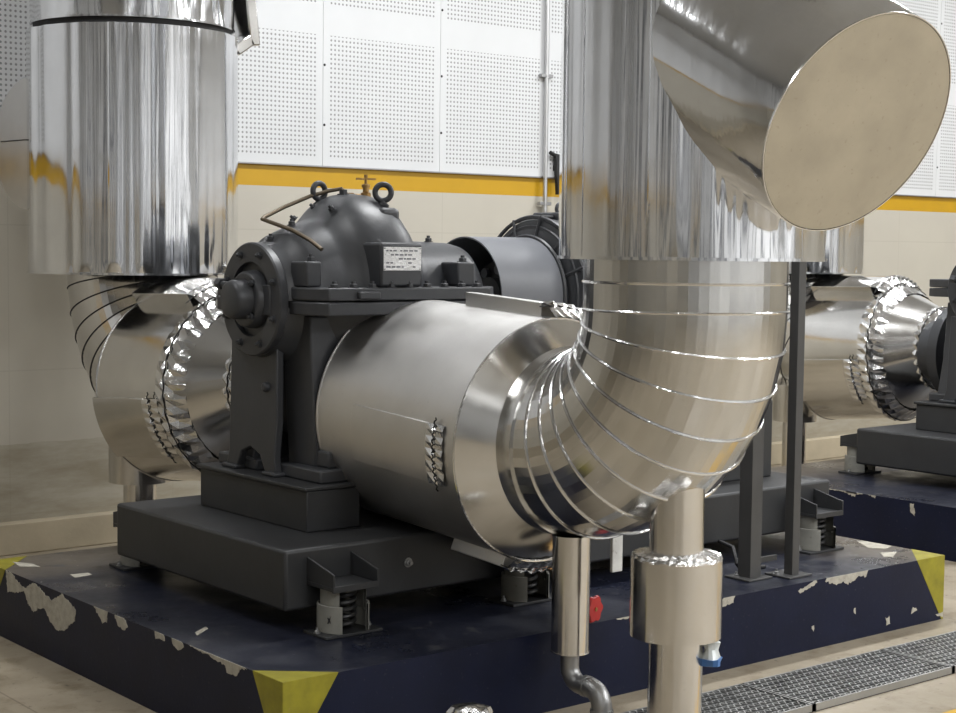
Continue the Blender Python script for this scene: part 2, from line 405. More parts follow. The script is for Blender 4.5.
# ------------------------------------------------------------------ plinths
def plinth_mesh(X0, L, W, main):
    H = .3; mb = MB()
    mb.mi = 0
    x0, x1 = X0, X0 + L
    mb.add([(x0, 0, 0), (x1, 0, 0), (x1, W, 0), (x0, W, 0), (x0, 0, H), (x1, 0, H), (x1, W, H), (x0, W, H)],
           [(0, 1, 5, 4), (1, 2, 6, 5), (2, 3, 7, 6), (3, 0, 4, 7), (0, 3, 2, 1)])
    mb.mi = 1; mb.add([(x0, 0, H), (x1, 0, H), (x1, W, H), (x0, W, H)], [(0, 1, 2, 3)])
    rj = random.Random(int(X0 * 10) + 5)
    def jag(poly):
        out = []
        for i, a in enumerate(poly):
            b = poly[(i + 1) % len(poly)]; L = math.hypot(b[0] - a[0], b[1] - a[1]); k = max(1, int(L / .009)); j = min(.005, L * .3)
            for q in range(k):
                f = q / k; on = a[1] >= .2999 and b[1] >= .2999
                out.append((a[0] + (b[0] - a[0]) * f + (0 if on or q == 0 else rj.uniform(-j, j)), min(.3, a[1] + (b[1] - a[1]) * f + (0 if on else rj.uniform(-j, j)))) if a[1] < 9 else a)
        return out
    def face(kind, poly, e=.0012):
        if e > .0015 and kind != 't': poly = jag(poly)
        # thin paint / chip layer on a face: x = left end, f = front, t = top
        if kind == 'x': p = [(X0, a, min(b, H)) for a, b in poly]; d = (-e, 0, 0)
        elif kind == 'f': p = [(a, 0, min(b, H)) for a, b in poly]; d = (0, -e, 0)
        else: p = [(a, b, H) for a, b in poly]; d = (0, 0, e)
        mb.prism(p, d)
    mb.mi = 2
    y = .185
    for (cx, sx) in ((x0, 1), (x1, -1)):
        face('f', [(cx, 0.0), (cx + sx * .012, 0), (cx + sx * .215, H), (cx, H)])
        face('t', [(cx, 0), (cx + sx * .215, 0), (cx, y)])
    face('x', [(0, 0), (.012, 0), (y, H), (0, H)])
    face('x', [(W, 0), (W - .012, 0), (W - .235, H), (W, H)])
    face('t', [(x0, W), (x0 + .2, W), (x0, W - .235)])
    mb.mi = 3
    if main:
        for poly in [
            [(2.214, .301), (2.151, .299), (2.099, .277), (2.027, .256), (1.966, .279), (1.925, .294), (1.866, .284), (1.788, .26), (1.75, .255), (1.692, .277), (1.654, .296), (1.599, .282), (1.526, .255), (1.535, .205), (1.582, .184), (1.628, .15), (1.704, .135), (1.77, .168), (1.818, .209), (1.887, .196), (1.928, .168), (1.987, .199), (2.017, .24), (2.195, .209)],
            [(1.365, .3), (1.245, .3), (1.254, .259), (1.29, .248), (1.313, .267)],
            [(1.186, .3), (1.103, .3), (1.079, .277), (1.10, .255), (1.161, .265)],
            [(.866, .3), (.798, .3), (.79, .278), (.859, .275)], [(.738, .3), (.658, .3), (.65, .281), (.69, .268), (.723, .277)],
            [(.607, .3), (.222, .3), (.267, .288), (.286, .262), (.346, .255), (.372, .283), (.502, .293)]]: face('x', poly, .002)
        for poly in [
            [(2.744, .289), (2.76, .3), (3.043, .3), (3.03, .271), (2.99, .282), (2.951, .272), (2.903, .255), (2.87, .272), (2.82, .262)],
            [(2.564, .272), (2.683, .3), (2.69, .287), (2.578, .258)], [(2.088, .293), (2.10, .3), (2.166, .3), (2.155, .272), (2.12, .268), (2.089, .26)],
            [(3.177, .066), (3.206, .071), (3.215, .033), (3.186, .033)], [(3.378, .084), (3.408, .085), (3.417, .065), (3.371, .062)],
            [(3.558, .031), (3.62, .031), (3.615, .008)], [(2.95, .14), (2.96, .14), (2.962, .115), (2.95, .118)], [(2.66, .10), (2.675, .10), (2.672, .075)],
            [(1.496, .294), (1.49, .3), (1.565, .3), (1.562, .292)]]: face('f', poly, .002)
        for poly in [[(3.566, .453), (3.60, .46), (3.61, .36), (3.6, .283), (3.522, .262), (3.476, .326)], [(3.419, .215), (3.506, .182), (3.387, .119), (3.353, .144)],
                     [(.093, 2.37), (.145, 2.277), (.146, 2.195), (.076, 2.246)], [(.177, 1.963), (.256, 1.957), (.252, 1.909), (.168, 1.894)], [(.101, .753), (.178, .809), (.169, .778), (.085, .709)]]: face('t', poly, .002)
    else:
        for poly in [[(1.529, .3), (1.435, .3), (1.456, .274), (1.507, .285)], [(1.364, .3), (1.308, .3), (1.314, .286)], [(1.074, .289), (1.047, .286), (1.038, .219), (1.065, .238)],
                     [(1.75, .3), (1.40, .3), (1.42, .294), (1.7, .294)]]: face('x', poly, .002)
    return mb
pl = build('concrete_plinth', plinth_mesh(0, 3.62, 2.457, True), [NAVY, PTOP, YELP, CHIP], at=(0, 0, 0), smooth=0)
setup(pl, 'navy painted concrete plinth with yellow corners under the near pump', 'plinth', 'navy concrete plinths')
pl2 = build('concrete_plinth', plinth_mesh(4.855, 3.62, 2.457, False), [NAVY, PTOP, YELP, CHIP], at=(4.855, 0, 0), smooth=0)
setup(pl2, 'navy painted concrete plinth farther right, under the second pump', 'plinth', 'navy concrete plinths')

# ------------------------------------------------------------------ base frame
def base_frame(lab):
    t = thing('base_frame', (.3455, 1.2, .392), lab, 'machine base', 'grey pump base frames')
    build('bed', MB().box(.3455, 3.447, .536, 1.87, .382, .605), FRAME, t, bevel=.012)
    p = MB()
    p.box(.61, .86, .80, 1.62, .605, .765)
    p.box(.595, .90, .79, 1.63, .765, .782)
    build('pedestal', p, FRAME, t, bevel=.005)
    p = MB(); p.box(1.36, 1.62, .80, 1.62, .605, .765).box(1.34, 1.63, .79, 1.63, .765, .782)
    build('pedestal', p, FRAME, t, bevel=.005)
    p = MB(); p.box(2.25, 3.3, .78, .98, .605, .98).box(2.25, 3.3, 1.44, 1.64, .605, .98)
    build('motor_support', p, FRAME, t, bevel=.006)
    for x in (.9, 1.9, 2.9): build('side_bolt', MB().hexbolt((x, .536, .5), (0, -1, 0), .014, .012), GALV, t)
    return t
frame1 = base_frame('dark grey steel base frame on spring mounts under the near pump')

# spring isolators
def isolator(x, y, lab, group='spring mounts under the base frames'):
    t = thing('spring_isolator', (x, y, .30), lab, 'spring mount', group)
    b = MB().box(x - .125, x + .125, y - .075, y + .075, .3005, .312)
    build('base_plate', b, FRAME, t, bevel=.002)
    for sx in (-1, 1):
        # lower half shells (outer) and upper half shells (inner): bowed plates left and right of the spring
        for nm, R, z0, z1, hw in (('lower_shell', .096, .312, .412, .95), ('upper_shell', .084, .385, .472, .8)):
            m = MB(); a = 0 if sx > 0 else PI
            m.lathe((x, y, 0), (0, 0, 1), [(z0, R), (z1, R), (z1, R - .008), (z0, R - .008)], 18, (1, 0, 0), a - hw, a + hw, closed=True)
            build(nm, m, ISO, t, bevel=.002)
    s = MB(); pts = []
    for i in range(120):
        a = i / 119 * 5.2 * 2 * PI; pts.append((x + .042 * math.cos(a), y + .042 * math.sin(a), .322 + .135 * i / 119))
    s.tube(pts, .0085, 8); build('coil_spring', s, SPRINGM, t)
    build('spring_seat', MB().cyl((x, y, .457), (x, y, .472), .05, 20), ISO, t)
    c = MB().box(x - .10, x + .10, y - .075, y + .094, .472, .487)
    # tapered gussets run from the tray's lip back to the frame
    for sx in (-1, 1):
        xx = x + sx * .096
        c.prism([(xx - .004, y - .085, .487), (xx - .004, y + .0945, .487), (xx - .004, y + .0945, .575), (xx - .004, y - .085, .535)], (.008, 0, 0))
    c.box(x - .1, x + .1, y - .085, y - .075, .468, .492)
    build('support_bracket', c, FRAME, t, bevel=.002)
    for sx in (-1, 1):
        build('anchor_bolt', MB().hexbolt((x + sx * .113, y, .312), (0, 0, 1), .01, .009), GALV, t)
    return t
iso = isolator(.54, .448, 'white and grey spring mount at the near corner, marked with an X')
mk = MB()
for s in (-1, 1):
    R = Matrix.Rotation(s * .5, 3, V((.8, .6, 0)).normalized())
    mk.box(.4445 - .001, .4445 + .001, .384, .388, .345, .372, Matrix.Rotation(s * .5, 3, 'X'))
    # the hand drawn cross sits on the front-left shell
build('ink_mark', MB().box(.448, .4525, .4035, .406, .35, .375, Matrix.Rotation(.5, 3, 'Y')).box(.448, .4525, .4035, .406, .35, .375, Matrix.Rotation(-.5, 3, 'Y')), SEALANT, iso, smooth=0)
dup(iso, (.88, 0, 0), 'spring mount behind the vertical drain pipe, second from the near corner')
i4 = dup(iso, (2.69, 0, 0), 'spring mount at the far right end of the near base frame, beside the angle posts')
for x, lab in ((.52, 'spring mount at the rear left corner, seen as a pale block under the frame end'), (2.30, 'rear spring mount seen under the frame between the angle posts')):
    # rear row: same mount turned round, seen only under the frame
    d = dup(iso, (0, 0, 0), lab)
    d.location = (x, 1.966, .30); d.rotation_euler = (0, 0, PI)
# drop the ink mark from every copy
for o in [o for o in bpy.data.objects if o.name.startswith('ink_mark.')]: bpy.data.objects.remove(o)

# ------------------------------------------------------------------ pump
PX = (1, 0, 0); AY, AZ = 1.21, 1.49
def pump():
    t = thing('split_case_pump', (1.12, AY, .782), 'dark grey horizontal split case pump with brass vent valve, in the centre', 'pump', 'grey split case pumps')
    U, W_ = (0, -1, 0), (0, 0, 1)        # angle 0 = towards the camera side, 90 = up
    prof = [(.645, 0), (.645, .215), (.66, .222), (.70, .235), (.72, .262), (.80, .298), (.865, .318), (.91, .335), (.94, .375), (.975, .408), (1.02, .428), (1.08, .435), (1.14, .43), (1.19, .408), (1.235, .365), (1.265, .31), (1.29, .262), (1.34, .243), (1.58, .235), (1.625, .225), (1.66, .19), (1.70, .10), (1.71, 0)]
    m = MB(); m.lathe((0, AY, AZ), PX, prof, 48, U, 0, PI, w=W_, rf=lambda a, q, r: r * (1 - (.14 if r > .25 else 0) * math.cos(a) ** 2 * min(1, max(0, r - .25) / .1)))
    # boss under the front eyebolt, boss behind the nameplate, lugs at both ends
    up = build('upper_casing', m, PUMP, t, smooth=50)
    m = MB()
    m.box(.957, 1.163, .806, .95, 1.545, 1.722); build('nameplate_boss', m, PUMP, t, bevel=.012)
    m = MB(); m.box(1.085, 1.185, .985, 1.11, 1.72, 1.865); build('eyebolt_boss', m, PUMP, t, bevel=.02)
    m = MB(); m.box(1.09, 1.20, 1.14, 1.26, 1.82, 1.887); build('vent_boss', m, PUMP, t, bevel=.015)
    for (x0, x1) in ((.672, .742), (1.42, 1.51)):
        m = MB(); m.box(x0, x1, .90, 1.02, 1.545, 1.645); l = build('end_lug', m, PUMP, t, bevel=.008)
        build('bolt', MB().hexbolt(((x0 + x1) / 2 + .01, .94, 1.645), (0, 0, 1), .017, .016), PUMP, l)
    # split flange, two plates with a joint line
    fl = [(.66, .86), (.70, .785), (1.50, .785), (1.58, .86), (1.58, 1.56), (1.50, 1.635), (.70, 1.635), (.66, 1.56)]
    m = MB(); m.prism([(x, y, 1.494) for x, y in fl], (0, 0, .05)); build('upper_flange', m, PUMP, t, bevel=.006)
    m = MB(); m.prism([(x, y, 1.436) for x, y in fl], (0, 0, .053)); lf = build('lower_flange', m, PUMP, t, bevel=.006)
    for x in (.74, .83, .92, 1.01, 1.10, 1.19, 1.28, 1.37, 1.45):
        build('bolt', MB().hexbolt((x, .812, 1.544), (0, 0, 1), .017, .014), PUMP, t)
    build('lifting_tab', MB().box(.83, .93, .765, .785, 1.50, 1.53), PUMP, t, bevel=.006)
    # lower casing
    prof2 = [(.645, 0), (.645, .20), (.72, .23), (.82, .285), (.90, .33), (.97, .37), (1.05, .385), (1.2, .385), (1.3, .36), (1.38, .29), (1.46, .25), (1.58, .235), (1.625, .225), (1.66, .19), (1.71, 0)]
    m = MB(); m.lathe((0, AY, AZ - .03), PX, prof2, 40, U, PI, 2 * PI, w=W_)
    m.lathe((1.06, AY - .02, 1.06), (0, 0, 1), [(-.12, 0), (-.12, .27), (0, .30), (.25, .33), (.38, .33)], 40)
    build('lower_casing', m, PUMP, t, smooth=50)
    # foot with rib, left bracket under the bearing end
    m = MB(); m.prism([(.745, .94, .80), (1.02, .94, .80), (1.02, .94, 1.43), (.715, .94, 1.43), (.725, .94, 1.15)], (0, .20, 0)); m.box(.69, 1.0, .83, 1.13, .782, .835); m.box(.75, 1.0, .86, .95, .835, .90)
    build('foot', m, PUMP, t, bevel=.008)
    m = MB(); m.box(.69, 1.0, 1.3, 1.61, .782, .83); m.prism([(.70, 1.36, .79), (.97, 1.36, .79), (.93, 1.36, 1.05), (.86, 1.36, 1.40), (.79, 1.36, 1.40), (.76, 1.36, 1.05)], (0, .2, 0))
    build('foot', m, PUMP, t, bevel=.008)
    m = MB(); m.box(1.32, 1.6, .84, 1.58, .782, .83); m.box(1.4, 1.52, .95, 1.47, .83, 1.3)
    build('foot', m, PUMP, t, bevel=.008)
    m = MB(); m.prism([(.655, 1.485, .782), (.655, 1.46, .86), (.655, 1.44, 1.32), (.655, 1.09, 1.32), (.655, 1.09, 1.0), (.655, 1.11, .86), (.655, 1.095, .782), (.655, 1.17, .782), (.655, 1.22, .86), (.655, 1.29, .885), (.655, 1.36, .86), (.655, 1.40, .782)], (.035, 0, 0))
    m.box(.64, .72, 1.39, 1.50, .782, .80); m.box(.64, .72, 1.08, 1.18, .782, .80)
    m.lathe((.655, 1.16, 1.14), (-1, 0, 0), [(0, .02), (.02, .018), (.02, 0)], 12)
    build('bearing_bracket', m, PUMP, t, bevel=.006)
    # bearing end: bolted ring, cover, cap
    m = MB(); m.lathe((.605, AY, AZ), PX, [(0, .15), (0, .222), (.006, .228), (.034, .228), (.04, .222), (.04, .15)], 56, U, closed=True)
    m.lathe((.628, AY, AZ), PX, [(0, 0), (0, .16), (.01, .16)], 40, U)
    r = build('end_ring', m, PUMP, t)
    for k in range(8):
        a = PI / 8 + k * PI / 4; p = (.605, AY - .19 * math.cos(a), AZ + .19 * math.sin(a))
        build('bolt', MB().hexbolt(p, (-1, 0, 0), .013, .012), PUMP, r)
    m = MB(); m.lathe((.575, AY, AZ), PX, [(0, 0), (0, .105), (.008, .112), (.05, .118), (.05, 0)], 40, U)
    m.box(.60, .63, AY - .155, AY + .155, AZ - .06, AZ + .06)
    cv = build('bearing_cover', m, PUMP, t, bevel=.004)
    for k in range(4):
        a = PI / 4 + k * PI / 2; build('bolt', MB().hexbolt((.578, AY - .094 * math.cos(a), AZ + .094 * math.sin(a)), (-1, 0, 0), .014, .014), PUMP, cv)
    m = MB(); m.lathe((.505, AY, AZ), PX, [(0, 0), (0, .062), (.006, .072), (.02, .078), (.075, .08)], 36, U)
    cp = build('shaft_cap', m, PUMP, t)
    m = MB(); m.cyl((.56, AY + .07, AZ + .05), (.56, AY + .17, AZ + .06), .016, 12); m.lathe((.56, AY + .135, AZ + .057), (0, 1, .1), [(0, 0), (0, .024), (.035, .024), (.035, 0)], 6)
    build('grease_plug', m, PUMP, cp)
    # nozzles towards both pipes
    m = MB(); m.lathe((1.215, .955, 1.04), (0, 1, 0), [(0, 0), (0, .26), (.05, .26), (.05, .2), (.2, .25)], 40); build('discharge_nozzle', m, PUMP, t)
    m = MB(); m.lathe((1.225, 1.94, 1.06), (0, -1, 0), [(0, 0), (0, .20), (.15, .20), (.15, .31), (.22, .31), (.22, .23), (.45, .27)], 48); build('suction_nozzle', m, PUMP, t)
    # nameplate
    tx = MB().box(.968, 1.152, .802, .8065, 1.612, 1.705); tx.mi = 1; rr = random.Random(3)
    for i in range(5):
        z = 1.690 - i * .016; x = .98
        while x < 1.13:
            w = rr.uniform(.006, .022)
            if rr.random() < .75: tx.box(x, min(x + w, 1.14), 0.8012, .802, z - .003, z + .003)
            x += w + .006
    n = build('nameplate', tx, [PLATE, GUARD], t, smooth=0, label='scratched bright metal nameplate')
    for x in (.973, 1.147):
        for z in (1.617, 1.70): build('rivet', MB().lathe((x, .802, z), (0, -1, 0), [(0, .004), (.002, .003), (.003, 0)], 8), GALV, n)
    # eyebolts
    for (p, d) in (((1.141, 1.05, 1.862), -.62), ((.992, 1.30, 1.868), .12)):
        m = MB(); m.lathe(p, (0, 0, 1), [(0, 0), (0, .022), (.014, .026), (.024, .014), (.034, .012)], 16)
        nx = V((math.sin(d), -math.cos(d), 0)); m.ring((p[0], p[1], p[2] + .066), nx, .033, .012, 32, 12); build('eyebolt', m, PUMP, t)
    build('plug', MB().lathe((1.045, 1.20, 1.91), (0, 0, 1), [(0, 0), (0, .028), (.012, .028), (.012, .018), (.03, .018), (.03, 0)], 6), PUMP, t)
    # brass vent valve + bronze tube
    q = (1.16, 1.20, 1.884)
    m = MB(); m.lathe(q, (0, 0, 1), [(0, 0), (0, .016), (.02, .016), (.02, .021), (.045, .021), (.05, .013), (.068, .013), (.068, .018), (.08, .018), (.084, .006), (.1, .006), (.1, 0)], 12)
    m.cyl((q[0], q[1], q[2] + .03), (q[0] - .06, q[1] + .04, q[2] + .032), .011, 10); m.lathe((q[0] - .042, q[1] + .028, q[2] + .031), (-.83, .55, 0), [(0, 0), (0, .017), (.022, .017), (.022, 0)], 6)
    vv = build('vent_valve', m, BRASS, t, label='brass vent valve with a cross handle')
    m = MB(); z = q[2] + .1; m.box(q[0] - .042, q[0] + .042, q[1] - .006, q[1] + .006, z, z + .008, Matrix.Rotation(-.3, 3, 'Z')); m.cyl((q[0], q[1], z), (q[0], q[1], z + .022), .008, 8)
    build('handle', m, BRASS, vv)
    pts = [(q[0] - .06, q[1] + .04, q[2] + .032), (1.06, 1.235, 1.945), (1.02, 1.27, 1.935), (.947, 1.30, 1.912), (.83, 1.31, 1.865), (.735, 1.31, 1.822), (.715, 1.297, 1.812), (.718, 1.27, 1.806), (.745, 1.12, 1.768), (.765, 1.02, 1.728), (.775, .952, 1.692)]
    build('seal_tube', MB().tube(pts, .0085, 10), BRONZE, t, label='thin bronze tube bent over the casing')
    for (x, y, z) in ((.70, 1.21, 1.725), (.80, 1.21, 1.787), (1.50, 1.21, 1.728)):
        build('bolt', MB().hexbolt((x, y, z), (0, 0, 1), .015, .016), PUMP, t)
    for (x, a) in ((.94, 2.1), (.955, 1.75), (.93, 1.3)):
        r = .375; n = (-.7, -math.cos(a) * .7, math.sin(a) * .7); build('bolt', MB().hexbolt((x, AY - r * math.cos(a), AZ + r * math.sin(a)), n, .013, .016), PUMP, t)
    build('shaft', MB().cyl((1.70, AY, AZ), (1.84, AY, AZ), .045, 24), GUARD, t)
    return t
pump1 = pump()

# coupling guard
def guard():
    t = thing('coupling_guard', (1.93, AY, .605), 'grey sheet metal coupling guard drum between pump and motor', 'guard')
    m = MB(); m.lathe((1.70, AY, AZ), PX, [(0, .265), (.37, .265), (.37, .259), (0, .259)], 56, (0, -1, 0), -.25, PI + .25, closed=True, w=(0, 0, 1))
    for s in (-1, 1): m.box(1.70, 2.07, AY + s * .254 - .003, AY + s * .254 + .003, .605, 1.44)
    build('drum', m, GUARD, t)
    m = MB()
    m.lathe((1.84, AY, AZ), PX, [(0, 0), (0, .085), (.05, .085), (.05, .155), (.10, .155), (.10, 0)], 40)
    cp = build('coupling', m, FRAME, t)
    for k in range(8):
        a = k * PI / 4 + .2; p = V((1.87, AY + .122 * math.cos(a), AZ + .122 * math.sin(a))); build('coupling_pin', MB().cyl(p, p + V((.03, 0, 0)), .022, 14), GUARD, cp)
    m = MB().lathe((1.95, AY, AZ), PX, [(0, .0), (0, .155), (.05, .155), (.05, .085), (.16, .085), (.16, 0)], 40); build('coupling', m, BLACK, t)
guard()

# motor
def motor():
    t = thing('electric_motor', (2.75, AY, .98), 'dark grey finned electric motor behind the big riser pipe', 'motor')
    m = MB(); m.lathe((2.14, AY, AZ), PX, [(0, 0), (0, .12), (.02, .2), (.035, .30), (.05, .345), (.07, .356), (.30, .356), (.30, 0)], 48)
    e = build('end_shield', m, PUMP, t)
    m = MB()
    for R in (.36, .315, .27, .225): m.ring((2.16 + (.36 - R) * -.12 + .03 * (R > .3), AY, AZ), PX, R, .010, 48, 6)
    for k in range(12):
        a = k * PI / 6 + .15; m.tube([(2.155, AY + .20 * math.cos(a), AZ + .20 * math.sin(a)), (2.185, AY + .365 * math.cos(a), AZ + .365 * math.sin(a)), (2.33, AY + .365 * math.cos(a), AZ + .365 * math.sin(a))], .008, 6)
    build('ring_grille', m, PUMP, e)
    m = MB(); m.lathe((2.125, AY, AZ), PX, [(0, 0), (0, .20), (.02, .205), (.02, 0)], 40); bc = build('bearing_cover', m, FRAME, e)
    build('bolt', MB().hexbolt((2.125, AY - .13, AZ + .08), (-1, 0, 0), .014, .01), GALV, bc)
    m = MB(); m.lathe((2.44, AY, AZ), PX, [(0, 0), (0, .30), (.80, .30), (.80, 0)], 48); b = build('stator_frame', m, PUMP, t)
    m = MB()
    for k in range(44):
        a = k * 2 * PI / 44; R = Matrix.Rotation(a, 3, 'X')
        m.box(2.45, 3.23, AY - .004, AY + .004, AZ + .295, AZ + .355, R, (2.84, AY, AZ))
    build('cooling_fins', m, PUMP, b)
    build('fan_cowl', MB().lathe((3.24, AY, AZ), PX, [(0, .355), (.14, .355), (.18, .30), (.18, 0)], 48), PUMP, t)
    for y in (.80, 1.46):
        build('foot', MB().box(2.42, 3.18, y, y + .16, .98, 1.02).box(2.5, 3.1, y + .05, y + .11, 1.02, 1.35), PUMP, t, bevel=.005)
    build('terminal_box', MB().box(2.26, 2.46, 1.12, 1.30, 1.80, 1.872), PUMP, t, bevel=.01)
    build('lifting_eye', MB().ring((2.36, AY, 1.89), (0, 1, 0), .028, .009, 24, 8), PUMP, t)
    return t
mt = motor(); mt.location.x -= .085

# ------------------------------------------------------------------ insulated pipe helpers
def wrinkle(seed, amp, lap=None):
    rr = random.Random(seed)
    ph = [(rr.randint(4, 30), rr.uniform(0, 2 * PI), rr.uniform(.3, 1), rr.uniform(-.3, .3)) for _ in range(9)]
    cr = [(rr.uniform(0, 2 * PI), rr.uniform(.012, .045), rr.uniform(-1, 1), rr.uniform(-2, 4), rr.uniform(.4, 2.5), rr.uniform(-.01, .01)) for _ in range(210)]
    dents = [(rr.uniform(0, 2 * PI), rr.uniform(.3, 2.2), rr.uniform(.02, .05), rr.uniform(.05, .2)) for _ in range(12)]
    def f(a, t, r):
        s = 0
        for k, p, w, d in ph: s += w / (1 + k * .045) * math.sin(k * a + p + d * t + .25 * math.sin(1.7 * t + p))
        s = amp * s * .35
        for a_, wa, q, tc, wt, sl in cr:
            da = (a - a_ - sl * t + PI) % (2 * PI) - PI
            if abs(da) < 4 * wa: s += amp * q * .34 * (wa / .03) * math.exp(-(da / wa) ** 2) * min(1, max(0, 1.6 - abs(t - tc) / wt))
        for a_, t_, wa, wt in dents:
            da = (a - a_ + PI) % (2 * PI) - PI
            s -= .0022 * math.exp(-(da / wa) ** 2 - ((t - t_) / wt) ** 2)
        if lap is not None:
            d = (a - lap) % (2 * PI)
            if d < .30: s += .006 * (1 - d / .30)
        return r + s
    return f
def riser(name, x, y, z0, z1, R, seed, parent, lap, amp=.0075):
    m = MB(); rows = 40
    prof = [(z0, R - .10), (z0, R + .006), (z0 + .010, R + .006), (z0 + .0101, R)] + [(z0 + .012 + (z1 - z0 - .012) * (i / rows), R) for i in range(1, rows + 1)]
    wf = wrinkle(seed, amp, lap)
    m.lathe((x, y, 0), (0, 0, 1), prof, 420, (1, 0, 0), rf=lambda a, t, r: wf(a, t, r) if t > z0 + .012 else r)
    return build(name, m, ALU_RISER, parent, smooth=28)
def lobster(name, A, Rb, r, nseg, parent, mat, ydir, bead=.006, rise=0.0, ztop=None, zt=0.0, darkbead=False):
    """segmented elbow: starts horizontal at A running along ydir, turns up; ydir=-1 towards the camera"""
    A = V(A); m = MB(); rows = []; N_ = 64
    cen = A + V((0, 0, Rb))
    secs = []
    secs.append((A + V((0, -ydir * .04, -zt)), 0.0))
    for k in range(nseg + 1):
        th = k / nseg * PI / 2; secs.append((cen + V((0, ydir * math.sin(th) * Rb, -math.cos(th) * Rb)), th))
    if ztop: secs.append((V((secs[-1][0].x, secs[-1][0].y, ztop)), PI / 2))
    for (p, th) in secs:
        d = V((0, ydir * math.cos(th), math.sin(th))); u = V((1, 0, 0)); w = V((0, -ydir * math.sin(th), math.cos(th)))
        rows.append([p + (u * math.cos(2 * PI * i / N_) + w * math.sin(2 * PI * i / N_)) * r for i in range(N_)])
    vs = [p for R in rows for p in R]
    fs = [(j * N_ + i, j * N_ + (i + 1) % N_, (j + 1) * N_ + (i + 1) % N_, (j + 1) * N_ + i) for j in range(len(rows) - 1) for i in range(N_)]
    m.add(vs, fs)
    o = build(name, m, mat, parent, smooth=5)
    # smooth round the girth, crisp from gore to gore
    me = o.data
    for e in me.edges:
        a, b = me.vertices[e.vertices[0]].co, me.vertices[e.vertices[1]].co
    b_ = MB()
    for k, (p, th) in enumerate(secs[1:]):
        if ztop and k == nseg + 1: continue
        d = V((0, ydir * math.cos(th), math.sin(th)))
        b_.ring(p, d, r + .001, bead, 72, 6, (1, 0, 0))
    build('seam_beads', b_, SEALANT if darkbead else ALU_PLEAT, o)
    return o, secs
def frame_of(A, B):
    A = V(A); B = V(B); n = (B - A).normalized(); u = V((1, 0, 0)); u = (u - n * u.dot(n)).normalized()
    w = V((0, 0, 1)); w = (w - n * w.dot(n)).normalized(); return A, n, u, w
def saddle(A, B, R, a0, a1, h, t0, t1, parent, pleat_at=None, mat=None, pl_len=.07, name='lap_cover'):
    """raised sheet patch over a bolt, on a barrel surface, with a pleated end strip"""
    A, n, u, w = frame_of(A, B); m = MB(); k = 16
    Rf = R if callable(R) else (lambda t: R)
    def P(a, t, hh): return A + n * t + (u * math.cos(a) + w * math.sin(a)) * (Rf(t) + hh)
    a0, a1 = math.radians(a0), math.radians(a1)
    vs = []
    for i in range(k + 1):
        a = a0 + (a1 - a0) * i / k
        vs += [P(a, t0, -.01), P(a, t0, h), P(a, t1, h), P(a, t1, -.01)]
    fs = []
    for i in range(k):
        for j in range(4): fs.append((i * 4 + j, i * 4 + (j + 1) % 4, i * 4 + 4 + (j + 1) % 4, i * 4 + 4 + j))
    fs += [(0, 1, 2, 3), (k * 4, k * 4 + 3, k * 4 + 2, k * 4 + 1)]
    m.add(vs, fs); o = build(name, m, mat or ALU_BARREL, parent, bevel=.003, smooth=30)
    if pleat_at is not None:
        s = -1 if pleat_at == t0 else 1
        m = MB(); npl = max(5, int(abs(a1 - a0) * Rf(0) / .042)); rr = random.Random(int(a0 * 100)); vs = []; fs = []
        for i in range(npl * 2 + 1):
            a = a0 + (a1 - a0) * i / (npl * 2); q = (.008 if i % 2 else -.003) + rr.uniform(-.002, .002)
            vs += [P(a, pleat_at, h + .002), P(a, pleat_at + s * pl_len * .45, h * .9 + q + .004), P(a, pleat_at + s * pl_len * .55, h * .65 + .003), P(a, pleat_at + s * pl_len, .003 + max(q, 0))]
        for i in range(npl * 2):
            for j in range(3): fs.append((i * 4 + j, i * 4 + j + 1, i * 4 + 5 + j, i * 4 + 4 + j))
        m.add(vs, fs); build('pleated_edge', m, ALU_PLEAT, o, smooth=0)
        b = MB(); b.tube([P(a0 + (a1 - a0) * (-.10 + 1.2 * i / 40), pleat_at + s * pl_len * (.5 + .06 * math.sin(i * 1.9)), h * .72 + .006) for i in range(41)], .0032 if h < .03 else .0025, 6)
        build('sealant_line', b, SEALANT, o)
    return o
def pleat_ring(c, n, r0, r1, t0, t1, npl, parent, name='pleated_collar', amp=.008, u=(1, 0, 0), mid=None, line=True):
    m = MB(); c = V(c); n = V(n).normalized(); uu = V(u); uu = (uu - n * uu.dot(n)).normalized(); ww = n.cross(uu); rr = random.Random(npl)
    vs = []; fs = []; K = npl * 2
    mid = mid if mid is not None else (max(r0, r1) + .012)
    def P(a, r, t): return c + n * t + (uu * math.cos(a) + ww * math.sin(a)) * r
    for i in range(K):
        a = 2 * PI * i / K; q = amp * (1 if i % 2 else -.4) + rr.uniform(-.3, .3) * amp
        vs += [P(a, r0, t0), P(a, mid + q, t0 + (t1 - t0) * .38), P(a, mid - .004 - q * .2, t0 + (t1 - t0) * .5), P(a, (mid + r1) / 2 + q, t0 + (t1 - t0) * .66), P(a, r1 + max(q, 0) * .5, t1)]
    for i in range(K):
        j = (i + 1) % K
        for k in range(4): fs.append((i * 5 + k, i * 5 + k + 1, j * 5 + k + 1, j * 5 + k))
    m.add(vs, fs); o = build(name, m, ALU_PLEAT, parent, smooth=0)
    if line:
        b = MB(); b.tube([P(2 * PI * i / 160, mid + .003, t0 + (t1 - t0) * (.5 + .03 * math.sin(i * 1.3))) for i in range(161)], .0035, 6, cap=False)
        build('sealant_line', b, SEALANT, o)
    return o

